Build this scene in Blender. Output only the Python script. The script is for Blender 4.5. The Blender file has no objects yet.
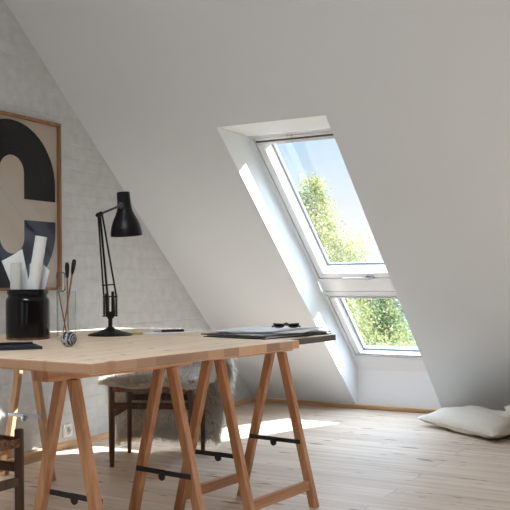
import bpy, bmesh, math, random
from mathutils import Vector, Matrix
from math import sin, cos, pi, radians as rad
random.seed(7)
COL = bpy.context.scene.collection

# ------------------------------------------------------------------ materials
def newmat(name):
    m = bpy.data.materials.new(name); m.use_nodes = True
    nt = m.node_tree; b = nt.nodes['Principled BSDF']
    return m, nt, b
def plain(name, col, rough=.5, metal=0., coat=0., spec=.5, noise=0., nscale=20., bump=0.):
    m, nt, b = newmat(name)
    b.inputs['Base Color'].default_value = (*col, 1)
    b.inputs['Roughness'].default_value = rough
    b.inputs['Metallic'].default_value = metal
    b.inputs['Coat Weight'].default_value = coat
    b.inputs['Coat Roughness'].default_value = .03
    b.inputs['Specular IOR Level'].default_value = spec
    if noise or bump:
        tc = nt.nodes.new('ShaderNodeTexCoord'); n = nt.nodes.new('ShaderNodeTexNoise')
        n.inputs['Scale'].default_value = nscale; n.inputs['Detail'].default_value = 5
        nt.links.new(tc.outputs['Object'], n.inputs['Vector'])
        if noise:
            r = nt.nodes.new('ShaderNodeValToRGB')
            r.color_ramp.elements[0].position = .3; r.color_ramp.elements[1].position = .7
            r.color_ramp.elements[0].color = (*[c*(1-noise) for c in col], 1)
            r.color_ramp.elements[1].color = (*[min(1, c*(1+noise)) for c in col], 1)
            nt.links.new(n.outputs['Fac'], r.inputs['Fac']); nt.links.new(r.outputs['Color'], b.inputs['Base Color'])
        if bump:
            bp = nt.nodes.new('ShaderNodeBump'); bp.inputs['Strength'].default_value = bump
            bp.inputs['Distance'].default_value = .01
            nt.links.new(n.outputs['Fac'], bp.inputs['Height']); nt.links.new(bp.outputs['Normal'], b.inputs['Normal'])
    return m
def wood(name, dark, light, axis='Z', sc=1., rough=.55, staves=None, knots=None, keep=.12):
    """stretched noise grain along one axis, optional patchy staves and knots"""
    m, nt, b = newmat(name); N = nt.nodes.new; L = nt.links.new
    tc = N('ShaderNodeTexCoord'); mp = N('ShaderNodeMapping')
    s = {'X': (1.2, 26, 26), 'Y': (26, 1.2, 26), 'Z': (26, 26, 1.2)}[axis]
    mp.inputs['Scale'].default_value = [v*sc for v in s]
    L(tc.outputs['Object'], mp.inputs['Vector'])
    n = N('ShaderNodeTexNoise'); n.inputs['Scale'].default_value = 1.6; n.inputs['Detail'].default_value = 6
    n.inputs['Distortion'].default_value = .6
    L(mp.outputs['Vector'], n.inputs['Vector'])
    r = N('ShaderNodeValToRGB'); e = r.color_ramp.elements
    e[0].position = .33; e[0].color = (*dark, 1); e[1].position = .66; e[1].color = (*light, 1)
    L(n.outputs['Fac'], r.inputs['Fac'])
    out = r.outputs['Color']
    if knots:
        mp3 = N('ShaderNodeMapping'); mp3.inputs['Scale'].default_value = knots[1]
        L(tc.outputs['Object'], mp3.inputs['Vector'])
        v = N('ShaderNodeTexVoronoi'); v.inputs['Scale'].default_value = 1
        L(mp3.outputs['Vector'], v.inputs['Vector'])
        nz = N('ShaderNodeTexNoise'); nz.inputs['Scale'].default_value = 3
        L(mp3.outputs['Vector'], nz.inputs['Vector'])
        ad = N('ShaderNodeMath'); ad.operation = 'MULTIPLY_ADD'; ad.inputs[1].default_value = .16; ad.inputs[2].default_value = -.06
        L(nz.outputs['Fac'], ad.inputs[0])
        a2 = N('ShaderNodeMath'); a2.operation = 'ADD'; L(v.outputs['Distance'], a2.inputs[0]); L(ad.outputs[0], a2.inputs[1])
        r3 = N('ShaderNodeValToRGB'); e = r3.color_ramp.elements
        e[0].position = knots[2]*.45; e[0].color = (*knots[0], 1); e[1].position = knots[2]; e[1].color = (1, 1, 1, 1)
        L(a2.outputs[0], r3.inputs['Fac'])
        mx = N('ShaderNodeMix'); mx.data_type = 'RGBA'; mx.blend_type = 'MULTIPLY'; mx.inputs['Factor'].default_value = 1
        L(out, mx.inputs[6]); L(r3.outputs['Color'], mx.inputs[7]); out = mx.outputs[2]
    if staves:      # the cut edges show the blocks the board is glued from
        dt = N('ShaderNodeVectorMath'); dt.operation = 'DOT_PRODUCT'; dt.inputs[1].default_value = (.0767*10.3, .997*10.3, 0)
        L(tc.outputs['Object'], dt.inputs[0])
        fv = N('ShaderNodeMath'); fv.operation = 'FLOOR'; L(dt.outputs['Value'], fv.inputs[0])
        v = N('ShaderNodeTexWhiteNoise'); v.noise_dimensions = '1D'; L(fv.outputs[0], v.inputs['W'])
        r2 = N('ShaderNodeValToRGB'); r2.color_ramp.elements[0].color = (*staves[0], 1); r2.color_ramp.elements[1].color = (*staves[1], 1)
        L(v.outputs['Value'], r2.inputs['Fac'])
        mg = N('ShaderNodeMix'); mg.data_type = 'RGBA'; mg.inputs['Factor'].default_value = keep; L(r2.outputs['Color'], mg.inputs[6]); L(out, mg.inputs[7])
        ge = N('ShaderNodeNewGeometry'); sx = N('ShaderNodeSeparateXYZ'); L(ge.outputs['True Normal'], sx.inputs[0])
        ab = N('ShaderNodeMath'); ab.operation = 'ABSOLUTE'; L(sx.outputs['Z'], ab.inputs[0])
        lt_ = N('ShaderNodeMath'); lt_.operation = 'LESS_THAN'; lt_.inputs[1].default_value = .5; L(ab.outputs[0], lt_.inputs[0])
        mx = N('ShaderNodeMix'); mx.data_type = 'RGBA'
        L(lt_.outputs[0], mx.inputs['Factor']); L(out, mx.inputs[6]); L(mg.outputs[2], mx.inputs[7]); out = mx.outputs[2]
    L(out, b.inputs['Base Color'])
    bp = N('ShaderNodeBump'); bp.inputs['Strength'].default_value = .12; bp.inputs['Distance'].default_value = .004
    L(n.outputs['Fac'], bp.inputs['Height']); L(bp.outputs['Normal'], b.inputs['Normal'])
    b.inputs['Roughness'].default_value = rough
    return m

M = {}
M['ceiling'] = plain('white_plaster_slope', (.71, .75, .79), .85, bump=.05, nscale=60)
M['absorber'] = wood('absorbing_brown_timber', (.16, .12, .09), (.26, .20, .15), 'Y', .6, .7)  # for unseen surfaces, made dark to soak up bounced light
M['lining'] = plain('white_reveal_lining', (.80, .80, .81), .6)
M['wframe'] = plain('white_window_paint', (.76, .765, .77), .3)
M['wgrey'] = plain('grey_aluminium', (.42, .43, .45), .35, metal=.6)
M['wlight'] = plain('light_grey_aluminium', (.60, .61, .63), .35, metal=.2)
M['wdark'] = plain('dark_rubber_gasket', (.05, .05, .055), .6)
M['chrome'] = plain('satin_chrome', (.62, .62, .63), .22, metal=1)
M['gunmetal'] = plain('gunmetal', (.10, .10, .11), .35, metal=.9)
M['pine_base'] = wood('pine_skirting', (.60, .36, .19), (.78, .53, .31), 'X', 1)
M['pine_base_y'] = wood('pine_skirting_gable', (.60, .36, .19), (.78, .53, .31), 'Y', 1)
M['trestle'] = wood('oiled_pine_trestle', (.41, .18, .078), (.62, .32, .16), 'Z', 1, .5)
M['trestle_y'] = wood('oiled_pine_beam', (.41, .18, .078), (.62, .32, .16), 'Y', 1, .5)
M['trestle_light'] = wood('pale_pine_trestle', (.50, .29, .15), (.66, .42, .24), 'Z', 1, .5)
M['trestle_light_y'] = wood('pale_pine_beam', (.50, .29, .15), (.66, .42, .24), 'Y', 1, .5)
M['top'] = wood('laminated_pine_top', (.78, .57, .38), (.93, .77, .57), 'Y', .9, .45, staves=((.26, .115, .05), (.62, .35, .19)), knots=((.50, .33, .24), (14, 6, 3), .18))
M['top_dark'] = wood('dark_edged_pine_top', (.66, .50, .35), (.85, .70, .53), 'Y', 1.0, .45, staves=((.030, .017, .012), (.095, .052, .032)), keep=.02)  # pale top face, side faces much darker
M['chair'] = wood('smoked_oak_chair', (.045, .020, .010), (.11, .048, .024), 'Z', 1, .4)
M['cord'] = plain('brown_paper_cord', (.22, .12, .07), .8, noise=.5, nscale=90, bump=.8)
M['black'] = plain('black_enamel', (.004, .004, .0045), .38, spec=.3)
M['blackmatt'] = plain('black_matt', (.012, .012, .013), .6)
M['iron'] = plain('dark_iron', (.035, .033, .032), .5, metal=.3)
M['steel'] = plain('zinc_strap', (.40, .43, .48), .4, metal=.7)
M['lacquer'] = plain('black_lacquered_crock', (.005, .004, .004), .18, coat=0, spec=.35, noise=.5, nscale=12)
M['crockfoot'] = plain('brown_crock_foot', (.16, .075, .045), .5, noise=.5, nscale=40)
M['paper'] = plain('white_paper', (.90, .90, .89), .8)
M['paper_cream'] = plain('cream_paper', (.74, .73, .69), .8)
M['paper_blue'] = plain('cool_white_paper', (.86, .88, .92), .6)
M['folder'] = plain('black_card_folder', (.018, .017, .018), .45)
M['bristle'] = plain('black_bristle', (.006, .006, .006), .7)
M['stick'] = plain('brush_handle_wood', (.30, .15, .075), .5, noise=.3, nscale=50)
M['loopwire'] = plain('pewter_wire', (.16, .15, .14), .4, metal=.8)
M['yellow'] = plain('yellow_rubber', (.62, .50, .10), .5)
M['navy'] = plain('dark_blue_black', (.012, .018, .03), .35)
M['linen'] = plain('natural_linen', (.76, .715, .63), .9, noise=.06, nscale=220, bump=.25)
M['silver'] = plain('pen_silver', (.55, .55, .55), .3, metal=.8)
M['socket'] = plain('white_socket_plastic', (.80, .80, .80), .35)
M['oakframe'] = wood('oak_picture_frame', (.22, .105, .045), (.36, .19, .095), 'Z', 1.2, .5)

# painted brick gable
def brick_mat():
    m, nt, b = newmat('whitewashed_brick'); N = nt.nodes.new; L = nt.links.new
    tc = N('ShaderNodeTexCoord'); sx = N('ShaderNodeSeparateXYZ'); cb = N('ShaderNodeCombineXYZ')
    L(tc.outputs['Object'], sx.inputs[0]); L(sx.outputs['Y'], cb.inputs['X']); L(sx.outputs['Z'], cb.inputs['Y'])
    br = N('ShaderNodeTexBrick'); br.inputs['Scale'].default_value = 1
    br.inputs['Brick Width'].default_value = .24; br.inputs['Row Height'].default_value = .075
    br.inputs['Mortar Size'].default_value = .012; br.inputs['Mortar Smooth'].default_value = 1
    wn = N('ShaderNodeTexNoise'); wn.inputs['Scale'].default_value = 9; wn.inputs['Detail'].default_value = 3
    L(cb.outputs[0], wn.inputs['Vector'])
    va = N('ShaderNodeVectorMath'); va.operation = 'MULTIPLY_ADD'; va.inputs[1].default_value = (.03, .03, 0)
    L(wn.outputs['Color'], va.inputs[0]); L(cb.outputs[0], va.inputs[2]); L(va.outputs[0], br.inputs['Vector'])
    n = N('ShaderNodeTexNoise'); n.inputs['Scale'].default_value = 16; n.inputs['Detail'].default_value = 6
    L(cb.outputs[0], n.inputs['Vector'])
    inv = N('ShaderNodeMath'); inv.operation = 'MULTIPLY_ADD'; inv.inputs[1].default_value = -1.0; inv.inputs[2].default_value = 1
    L(br.outputs['Fac'], inv.inputs[0])
    ad = N('ShaderNodeMath'); ad.operation = 'MULTIPLY_ADD'; ad.inputs[1].default_value = .8
    L(n.outputs['Fac'], ad.inputs[0]); L(inv.outputs[0], ad.inputs[2])
    bp = N('ShaderNodeBump'); bp.inputs['Strength'].default_value = .22; bp.inputs['Distance'].default_value = .012
    L(ad.outputs[0], bp.inputs['Height']); L(bp.outputs['Normal'], b.inputs['Normal'])
    r = N('ShaderNodeValToRGB'); e = r.color_ramp.elements
    e[0].position = .3; e[0].color = (.53, .54, .54, 1); e[1].position = .75; e[1].color = (.62, .63, .63, 1)
    L(n.outputs['Fac'], r.inputs['Fac']); L(r.outputs['Color'], b.inputs['Base Color'])
    b.inputs['Roughness'].default_value = .8
    return m
M['brick'] = brick_mat()

def floor_mat():
    m, nt, b = newmat('soaped_pine_floorboards'); N = nt.nodes.new; L = nt.links.new
    tc = N('ShaderNodeTexCoord')
    br = N('ShaderNodeTexBrick'); br.inputs['Scale'].default_value = 1
    br.inputs['Brick Width'].default_value = 4.3; br.inputs['Row Height'].default_value = .185
    br.inputs['Mortar Size'].default_value = .0016; br.inputs['Mortar Smooth'].default_value = .2
    br.inputs['Color1'].default_value = (0, 0, 0, 1); br.inputs['Color2'].default_value = (1, 1, 1, 1)
    L(tc.outputs['Object'], br.inputs['Vector'])
    # board-wise offset for the grain
    sc = N('ShaderNodeVectorMath'); sc.operation = 'MULTIPLY_ADD'; sc.inputs[1].default_value = (7, 3, 0)
    L(br.outputs['Color'], sc.inputs[0]); L(tc.outputs['Object'], sc.inputs[2])
    mp = N('ShaderNodeMapping'); mp.inputs['Scale'].default_value = (1.0, 17, 1); L(sc.outputs[0], mp.inputs['Vector'])
    n = N('ShaderNodeTexNoise'); n.inputs['Scale'].default_value = 1.5; n.inputs['Detail'].default_value = 7; n.inputs['Distortion'].default_value = .5
    L(mp.outputs['Vector'], n.inputs['Vector'])
    r = N('ShaderNodeValToRGB'); e = r.color_ramp.elements
    e[0].position = .3; e[0].color = FLOOR[0]; e[1].position = .68; e[1].color = FLOOR[1]
    L(n.outputs['Fac'], r.inputs['Fac'])
    # boards vary in tone
    r2 = N('ShaderNodeValToRGB'); e = r2.color_ramp.elements
    e[0].color = (.90, .88, .86, 1); e[1].color = (1, 1, 1, 1)
    L(br.outputs['Color'], r2.inputs['Fac'])
    m1 = N('ShaderNodeMix'); m1.data_type = 'RGBA'; m1.blend_type = 'MULTIPLY'; m1.inputs['Factor'].default_value = 1
    L(r.outputs['Color'], m1.inputs[6]); L(r2.outputs['Color'], m1.inputs[7])
    out = m1.outputs[2]
    # knots, two sizes, stretched along the boards
    for scl, th, colr in (((3.6, 13, 1), .27, (.40, .28, .22)), ((6.5, 26, 1), .26, (.44, .33, .27))):
        mk = N('ShaderNodeMapping'); mk.inputs['Scale'].default_value = scl; L(sc.outputs[0], mk.inputs['Vector'])
        v = N('ShaderNodeTexVoronoi'); v.inputs['Scale'].default_value = 1; L(mk.outputs['Vector'], v.inputs['Vector'])
        sp = N('ShaderNodeSeparateColor'); L(v.outputs['Color'], sp.inputs['Color'])
        a = N('ShaderNodeMath'); a.operation = 'MULTIPLY_ADD'; a.inputs[1].default_value = .30
        L(sp.outputs['Red'], a.inputs[0]); L(v.outputs['Distance'], a.inputs[2])
        nz = N('ShaderNodeTexNoise'); nz.inputs['Scale'].default_value = 4; L(mk.outputs['Vector'], nz.inputs['Vector'])
        a3 = N('ShaderNodeMath'); a3.operation = 'MULTIPLY_ADD'; a3.inputs[1].default_value = .22
        L(nz.outputs['Fac'], a3.inputs[0]); L(a.outputs[0], a3.inputs[2])
        r3 = N('ShaderNodeValToRGB'); e = r3.color_ramp.elements
        e[0].position = th+.02; e[0].color = (*colr, 1); e[1].position = th+.10; e[1].color = (1, 1, 1, 1)
        L(a3.outputs[0], r3.inputs['Fac'])
        mx = N('ShaderNodeMix'); mx.data_type = 'RGBA'; mx.blend_type = 'MULTIPLY'; mx.inputs['Factor'].default_value = 1
        L(out, mx.inputs[6]); L(r3.outputs['Color'], mx.inputs[7]); out = mx.outputs[2]
    r4 = N('ShaderNodeValToRGB'); r4.color_ramp.elements[0].color = (1, 1, 1, 1); r4.color_ramp.elements[1].color = (.62, .5, .42, 1)
    L(br.outputs['Fac'], r4.inputs['Fac'])
    mx = N('ShaderNodeMix'); mx.data_type = 'RGBA'; mx.blend_type = 'MULTIPLY'; mx.inputs['Factor'].default_value = 1
    L(out, mx.inputs[6]); L(r4.outputs['Color'], mx.inputs[7]); L(mx.outputs[2], b.inputs['Base Color'])
    b.inputs['Roughness'].default_value = .42
    bp = N('ShaderNodeBump'); bp.inputs['Strength'].default_value = .08; bp.inputs['Distance'].default_value = .003
    L(n.outputs['Fac'], bp.inputs['Height']); L(bp.outputs['Normal'], b.inputs['Normal'])
    return m
FLOOR = ((.58, .45, .345, 1), (.79, .67, .55, 1))
M['floor'] = floor_mat()

def glass_mat(name, tint=(1, 1, 1), f0=.04):
    m = bpy.data.materials.new(name); m.use_nodes = True; nt = m.node_tree; nt.nodes.clear()
    N = nt.nodes.new; L = nt.links.new
    o = N('ShaderNodeOutputMaterial'); mx = N('ShaderNodeMixShader'); t = N('ShaderNodeBsdfTransparent')
    g = N('ShaderNodeBsdfGlossy'); g.inputs['Roughness'].default_value = .01
    lw = N('ShaderNodeLayerWeight'); lw.inputs['Blend'].default_value = .5
    p = N('ShaderNodeMath'); p.operation = 'POWER'; p.inputs[1].default_value = 4; L(lw.outputs['Facing'], p.inputs[0])
    k = N('ShaderNodeMath'); k.operation = 'MULTIPLY_ADD'; k.inputs[1].default_value = 1-f0; k.inputs[2].default_value = f0; L(p.outputs[0], k.inputs[0])
    t.inputs['Color'].default_value = (*tint, 1)
    L(k.outputs[0], mx.inputs[0]); L(t.outputs[0], mx.inputs[1]); L(g.outputs[0], mx.inputs[2]); L(mx.outputs[0], o.inputs[0])
    return m
M['pane'] = glass_mat('window_glass', (.98, .99, .985), .02)
M['tumbler'] = glass_mat('clear_tumbler_glass', (.975, .98, .978), .025)
M['picglass'] = glass_mat('picture_glass', (.99, .99, .99), .04)

def ball_mat():
    m, nt, b = newmat('black_white_inlay'); N = nt.nodes.new; L = nt.links.new
    tc = N('ShaderNodeTexCoord'); mp = N('ShaderNodeMapping'); mp.inputs['Scale'].default_value = (1, 1, 1)
    w = N('ShaderNodeTexWave'); w.wave_type = 'RINGS'; w.inputs['Scale'].default_value = 38; w.inputs['Distortion'].default_value = 5
    w.inputs['Detail Scale'].default_value = 2
    L(tc.outputs['Object'], w.inputs['Vector'])
    r = N('ShaderNodeValToRGB'); r.color_ramp.interpolation = 'CONSTANT'; e = r.color_ramp.elements
    e[0].color = (.012, .013, .018, 1); e[1].position = .62; e[1].color = (.42, .45, .46, 1)
    L(w.outputs['Fac'], r.inputs['Fac']); L(r.outputs['Color'], b.inputs['Base Color']); b.inputs['Roughness'].default_value = .35
    return m
M['ball'] = ball_mat()
def leaf_mat(name, c1, c2, c3=None):
    m, nt, b = newmat(name); N = nt.nodes.new; L = nt.links.new
    g = N('ShaderNodeTexCoord'); n = N('ShaderNodeTexNoise'); n.inputs['Scale'].default_value = 2.3; n.inputs['Detail'].default_value = 8
    n.inputs['Roughness'].default_value = .8
    L(g.outputs['Object'], n.inputs['Vector'])
    r = N('ShaderNodeValToRGB'); e = r.color_ramp.elements; e[0].position = .36; e[0].color = (*c1, 1); e[1].position = .66; e[1].color = (*c2, 1)
    if c3: x = e.new(.5); x.color = (*c3, 1)
    L(n.outputs['Fac'], r.inputs['Fac']); L(r.outputs['Color'], b.inputs['Base Color'])
    b.inputs['Roughness'].default_value = .7
    # thin leaves let light through
    tr = N('ShaderNodeBsdfTranslucent'); L(r.outputs['Color'], tr.inputs['Color'])
    mx = N('ShaderNodeMixShader'); mx.inputs[0].default_value = .3
    o = nt.nodes['Material Output']; L(b.outputs[0], mx.inputs[1]); L(tr.outputs[0], mx.inputs[2]); L(mx.outputs[0], o.inputs[0])
    return m
M['birchleaf'] = leaf_mat('birch_leaves', (.13, .17, .06), (.42, .33, .15), (.25, .25, .095))
M['birchleaf2'] = leaf_mat('green_leaves', (.10, .15, .06), (.27, .26, .12), (.16, .20, .08))
M['needle'] = leaf_mat('conifer_needles', (.09, .145, .125), (.21, .28, .25))
M['bark'] = plain('grey_bark', (.30, .27, .22), .9, noise=.4, nscale=8)
M['grass'] = plain('meadow_grass', (.20, .28, .10), .9, noise=.3, nscale=2)
def wool_mat():
    m, nt, b = newmat('sheep_wool'); N = nt.nodes.new; L = nt.links.new
    tc = N('ShaderNodeTexCoord'); n = N('ShaderNodeTexNoise'); n.inputs['Scale'].default_value = 7; n.inputs['Detail'].default_value = 4
    L(tc.outputs['Object'], n.inputs['Vector'])
    r = N('ShaderNodeValToRGB'); e = r.color_ramp.elements
    e[0].position = .38; e[0].color = (.90, .85, .78, 1); e[1].position = .56; e[1].color = (.97, .96, .94, 1)
    L(n.outputs['Fac'], r.inputs['Fac']); L(r.outputs['Color'], b.inputs['Base Color']); b.inputs['Roughness'].default_value = .85
    tr = N('ShaderNodeBsdfTranslucent'); L(r.outputs['Color'], tr.inputs['Color'])
    mx = N('ShaderNodeMixShader'); mx.inputs[0].default_value = .5
    L(b.outputs[0], mx.inputs[1]); L(tr.outputs[0], mx.inputs[2]); L(mx.outputs[0], nt.nodes['Material Output'].inputs[0])
    return m
M['wool'] = wool_mat()
M['hide'] = plain('brown_hide_underside', (.66, .57, .47), .9, noise=.4, nscale=14)

# ------------------------------------------------------------------ mesh helpers
class MB:
    def __init__(s): s.v = []; s.f = []
    def add(s, vs, fs):
        k = len(s.v); s.v += [Vector(v) for v in vs]; s.f += [[i+k for i in f] for f in fs]; return s
    def box(s, a, b, mat=None):
        x0, y0, z0 = a; x1, y1, z1 = b
        vs = [(x0,y0,z0),(x1,y0,z0),(x1,y1,z0),(x0,y1,z0),(x0,y0,z1),(x1,y0,z1),(x1,y1,z1),(x0,y1,z1)]
        if mat: vs = [mat @ Vector(v) for v in vs]
        return s.add(vs, [(0,3,2,1),(4,5,6,7),(0,1,5,4),(1,2,6,5),(2,3,7,6),(3,0,4,7)])
    def bar(s, p, q, w, d, up=(0, 1, 0), w2=None, d2=None):
        """rectangular bar p->q; w across, d along up"""
        p = Vector(p); q = Vector(q); t = (q-p).normalized(); u = Vector(up); x = t.cross(u).normalized(); y = x.cross(t).normalized()
        w2 = w2 or w; d2 = d2 or d; vs = []
        for c, ww, dd in ((p, w, d), (q, w2, d2)):
            for a, b_ in ((-1,-1),(1,-1),(1,1),(-1,1)): vs.append(c + x*a*ww/2 + y*b_*dd/2)
        return s.add(vs, [(0,3,2,1),(4,5,6,7),(0,1,5,4),(1,2,6,5),(2,3,7,6),(3,0,4,7)])
    def tube(s, pts, r, n=10, cap=True, r_list=None):
        pts = [Vector(p) for p in pts]; vs = []; fs = []
        ref = Vector((0, 0, 1))
        if abs((pts[-1]-pts[0]).normalized().dot(ref)) > .9: ref = Vector((0, 1, 0))
        for i, p in enumerate(pts):
            t = (pts[min(i+1, len(pts)-1)] - pts[max(i-1, 0)]).normalized()
            x = t.cross(ref).normalized(); y = x.cross(t).normalized(); rr = r_list[i] if r_list else r
            for k in range(n):
                a = 2*pi*k/n; vs.append(p + x*cos(a)*rr + y*sin(a)*rr)
        for i in range(len(pts)-1):
            for k in range(n): fs.append((i*n+k, i*n+(k+1) % n, (i+1)*n+(k+1) % n, (i+1)*n+k))
        if cap: fs.append(tuple(range(n-1, -1, -1))); fs.append(tuple((len(pts)-1)*n+k for k in range(n)))
        return s.add(vs, fs)
    def lathe(s, prof, c=(0, 0, 0), axis=(0, 0, 1), n=40, cap=True):
        """prof: list of (radius, height)"""
        ax = Vector(axis).normalized(); c = Vector(c)
        q = Vector((0, 0, 1)).rotation_difference(ax); vs = []; fs = []
        for r, h in prof:
            for k in range(n):
                a = 2*pi*k/n; vs.append(c + q @ Vector((r*cos(a), r*sin(a), h)))
        m = len(prof)
        for i in range(m-1):
            for k in range(n): fs.append((i*n+k, i*n+(k+1) % n, (i+1)*n+(k+1) % n, (i+1)*n+k))
        if cap:
            if prof[0][0] > 1e-6: fs.append(tuple(range(n-1, -1, -1)))
            if prof[-1][0] > 1e-6: fs.append(tuple((m-1)*n+k for k in range(n)))
        return s.add(vs, fs)
    def prism(s, poly, off):
        """poly: list of 3-D points (planar), extruded by off"""
        off = Vector(off); n = len(poly); p = [Vector(v) for v in poly]
        return s.add(p + [v+off for v in p], [tuple(range(n-1, -1, -1)), tuple(range(n, 2*n))] + [(i, (i+1) % n, n+(i+1) % n, n+i) for i in range(n)])
    def build(s, name, mat, parent=None, off=(0, 0, 0), smooth=False, bevel=0, flat_ang=None, loc=None):
        me = bpy.data.meshes.new(name); off = Vector(off)
        me.from_pydata([v-off for v in s.v], [], s.f); me.validate(); me.update()
        bm = bmesh.new(); bm.from_mesh(me); bmesh.ops.remove_doubles(bm, verts=bm.verts, dist=1e-6)
        bmesh.ops.recalc_face_normals(bm, faces=bm.faces); bm.to_mesh(me); bm.free()
        me.materials.append(mat)
        o = bpy.data.objects.new(name, me); COL.objects.link(o)
        if parent: o.parent = parent
        elif loc is None: o.location = off
        if loc is not None: o.location = loc
        if bevel:
            md = o.modifiers.new('soft_edges', 'BEVEL'); md.width = bevel; md.segments = 2; md.limit_method = 'ANGLE'
        if smooth:
            for p in me.polygons: p.use_smooth = True
            try: me.set_sharp_from_angle(angle=rad(flat_ang or 35))
            except Exception: pass
        return o
def empty(name, loc, rz=0):
    o = bpy.data.objects.new(name, None); COL.objects.link(o); o.location = loc; o.rotation_euler = (0, 0, rz)
    o.empty_display_size = .1; return o
def tag(o, label, cat, group=None, kind=None):
    if label: o['label'] = label
    if cat: o['category'] = cat
    if group: o['group'] = group
    if kind: o['kind'] = kind
    return o
def struct(o): o['kind'] = 'structure'; return o

# ------------------------------------------------------------------ room shell
A = rad(42.4); sA, cA = sin(A), cos(A)
RX = 6.5
def SP(x, s, d=0.): return Vector((x, -s*cA + d*sA, s*sA + d*cA))   # point on the roof slope: along eave, up the slope, outwards
ZT = 3.2; ST = ZT/sA; YT = -ST*cA; YB = -6.3; YE = YB - ZT/sA*cA
XL, XR = .932, 1.632          # opening of the window in the picture
X2L, X2R = 3.75, 4.45 ; X3L, X3R = 4.9, 5.6           # its neighbour further along the slope
HEAD = 1.913; SH = HEAD/sA; D0 = .243
def YD(z, d): return (d - z*cA)/sA

c = MB()
def q(*p): c.add(p, [tuple(range(len(p)))])
xs = [0, XL, XR, X2L, X2R, X3L, X3R, RX]
for i in range(7):
    if i in (1, 3, 5): q(SP(xs[i], SH), SP(xs[i+1], SH), SP(xs[i+1], ST), SP(xs[i], ST))
    else:
        q(SP(xs[i], 0), SP(xs[i+1], 0), SP(xs[i+1], SH), SP(xs[i], SH)); q(SP(xs[i], SH), SP(xs[i+1], SH), SP(xs[i+1], ST), SP(xs[i], ST))
KX0, KX1, KY0, KY1 = 1.5, 2.9, -6.0, -5.2      # flat rooflight above the viewer, added to light the desk
for x0, x1, y0, y1 in ((0, RX, KY1, YT), (0, RX, YB, KY0), (0, KX0, KY0, KY1), (KX1, RX, KY0, KY1)): q((x0, y0, ZT), (x1, y0, ZT), (x1, y1, ZT), (x0, y1, ZT))
struct(c.build('ceiling', M['ceiling']))
c = MB()
# unseen rear slope: two openings added for light, dark timber absorbs bounce
def RP(x, s, d=0.): return Vector((x, YE + s*cA - d*sA, s*sA + d*cA))
rw = [(1.6, 2.5), (4.2, 5.1)]; S1, S2 = 1.2, 2.6
rx = [0] + [v for w_ in rw for v in w_] + [RX]
for i in range(len(rx)-1):
    hole = i % 2 == 1
    for s0, s1 in ((0, S1), (S1, S2), (S2, ST)):
        if hole and s0 == S1: continue
        q(RP(rx[i], s0), RP(rx[i+1], s0), RP(rx[i+1], s1), RP(rx[i], s1))
struct(c.build('wall_back', M['absorber']))

def reveal(name, xl, xr):
    m = MB(); ya = 0; za = D0/cA
    h1 = Vector((0, YD(HEAD, D0), HEAD)); h0 = SP(0, SH)
    for x in (xl, xr):
        m.add([(x, 0, 0), (x, h0.y, h0.z), (x, h1.y, h1.z), (x, 0, za)], [(0, 1, 2, 3)])
    m.add([(xl, h0.y, h0.z), (xr, h0.y, h0.z), (xr, h1.y, h1.z), (xl, h1.y, h1.z)], [(0, 1, 2, 3)])
    m.add([(xl, 0, 0), (xr, 0, 0), (xr, 0, za-.02), (xr, -.008, za-.004), (xr, -.018, za+.008), (xl, -.018, za+.008), (xl, -.008, za-.004), (xl, 0, za-.02)], [(0, 1, 2, 7), (7, 2, 3, 6), (6, 3, 4, 5)])
    a = SP(xl, .222+.01, D0); b_ = SP(xr, .222+.01, D0); e = SP(xr, .335, D0); f = SP(xl, .335, D0)
    m.add([(xl, -.018, za+.008), (xr, -.018, za+.008), e, f], [(0, 1, 2, 3)])
    return struct(m.build(name, M['lining']))
reveal('trim_1', XL, XR); reveal('trim_2', X2L, X2R); reveal('trim_3', X3L, X3R)

# gable wall and others
def gpoly(x): return [(x, 0, 0), (x, YT, ZT), (x, YB, ZT), (x, YE, 0)]
for nm, x, dx in (('wall_left', 0, -.12), ('wall_right', RX, .12)):
    m = MB(); m.prism(gpoly(x), (dx, 0, 0)); struct(m.build(nm, M['brick'] if x == 0 else M['absorber']))
m = MB(); m.box((-.12, YE, -.12), (RX+.12, .0, 0)); struct(m.build('floor', M['floor']))
m = MB(); m.box((0, YE, 0), (.012, -.012, .038)); struct(m.build('baseboard_left', M['pine_base_y'], bevel=.003))
m = MB(); m.add([(0, 0, 0), (0, -.022, 0), (0, -.022-.0, .012), (0, -.052, .040), (0, -.040, .046), (0, -.02, .02), (RX, 0, 0), (RX, -.022, 0), (RX, -.022, .012), (RX, -.052, .040), (RX, -.040, .046), (RX, -.02, .02)], [])
m = MB()
m.prism([(0.012, -.002, 0), (0.012, -.020, 0), (0.012, -.050, .034), (0.012, -.044, .0395)], (RX-.024, 0, 0))
struct(m.build('baseboard_right', M['pine_base']))

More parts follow.
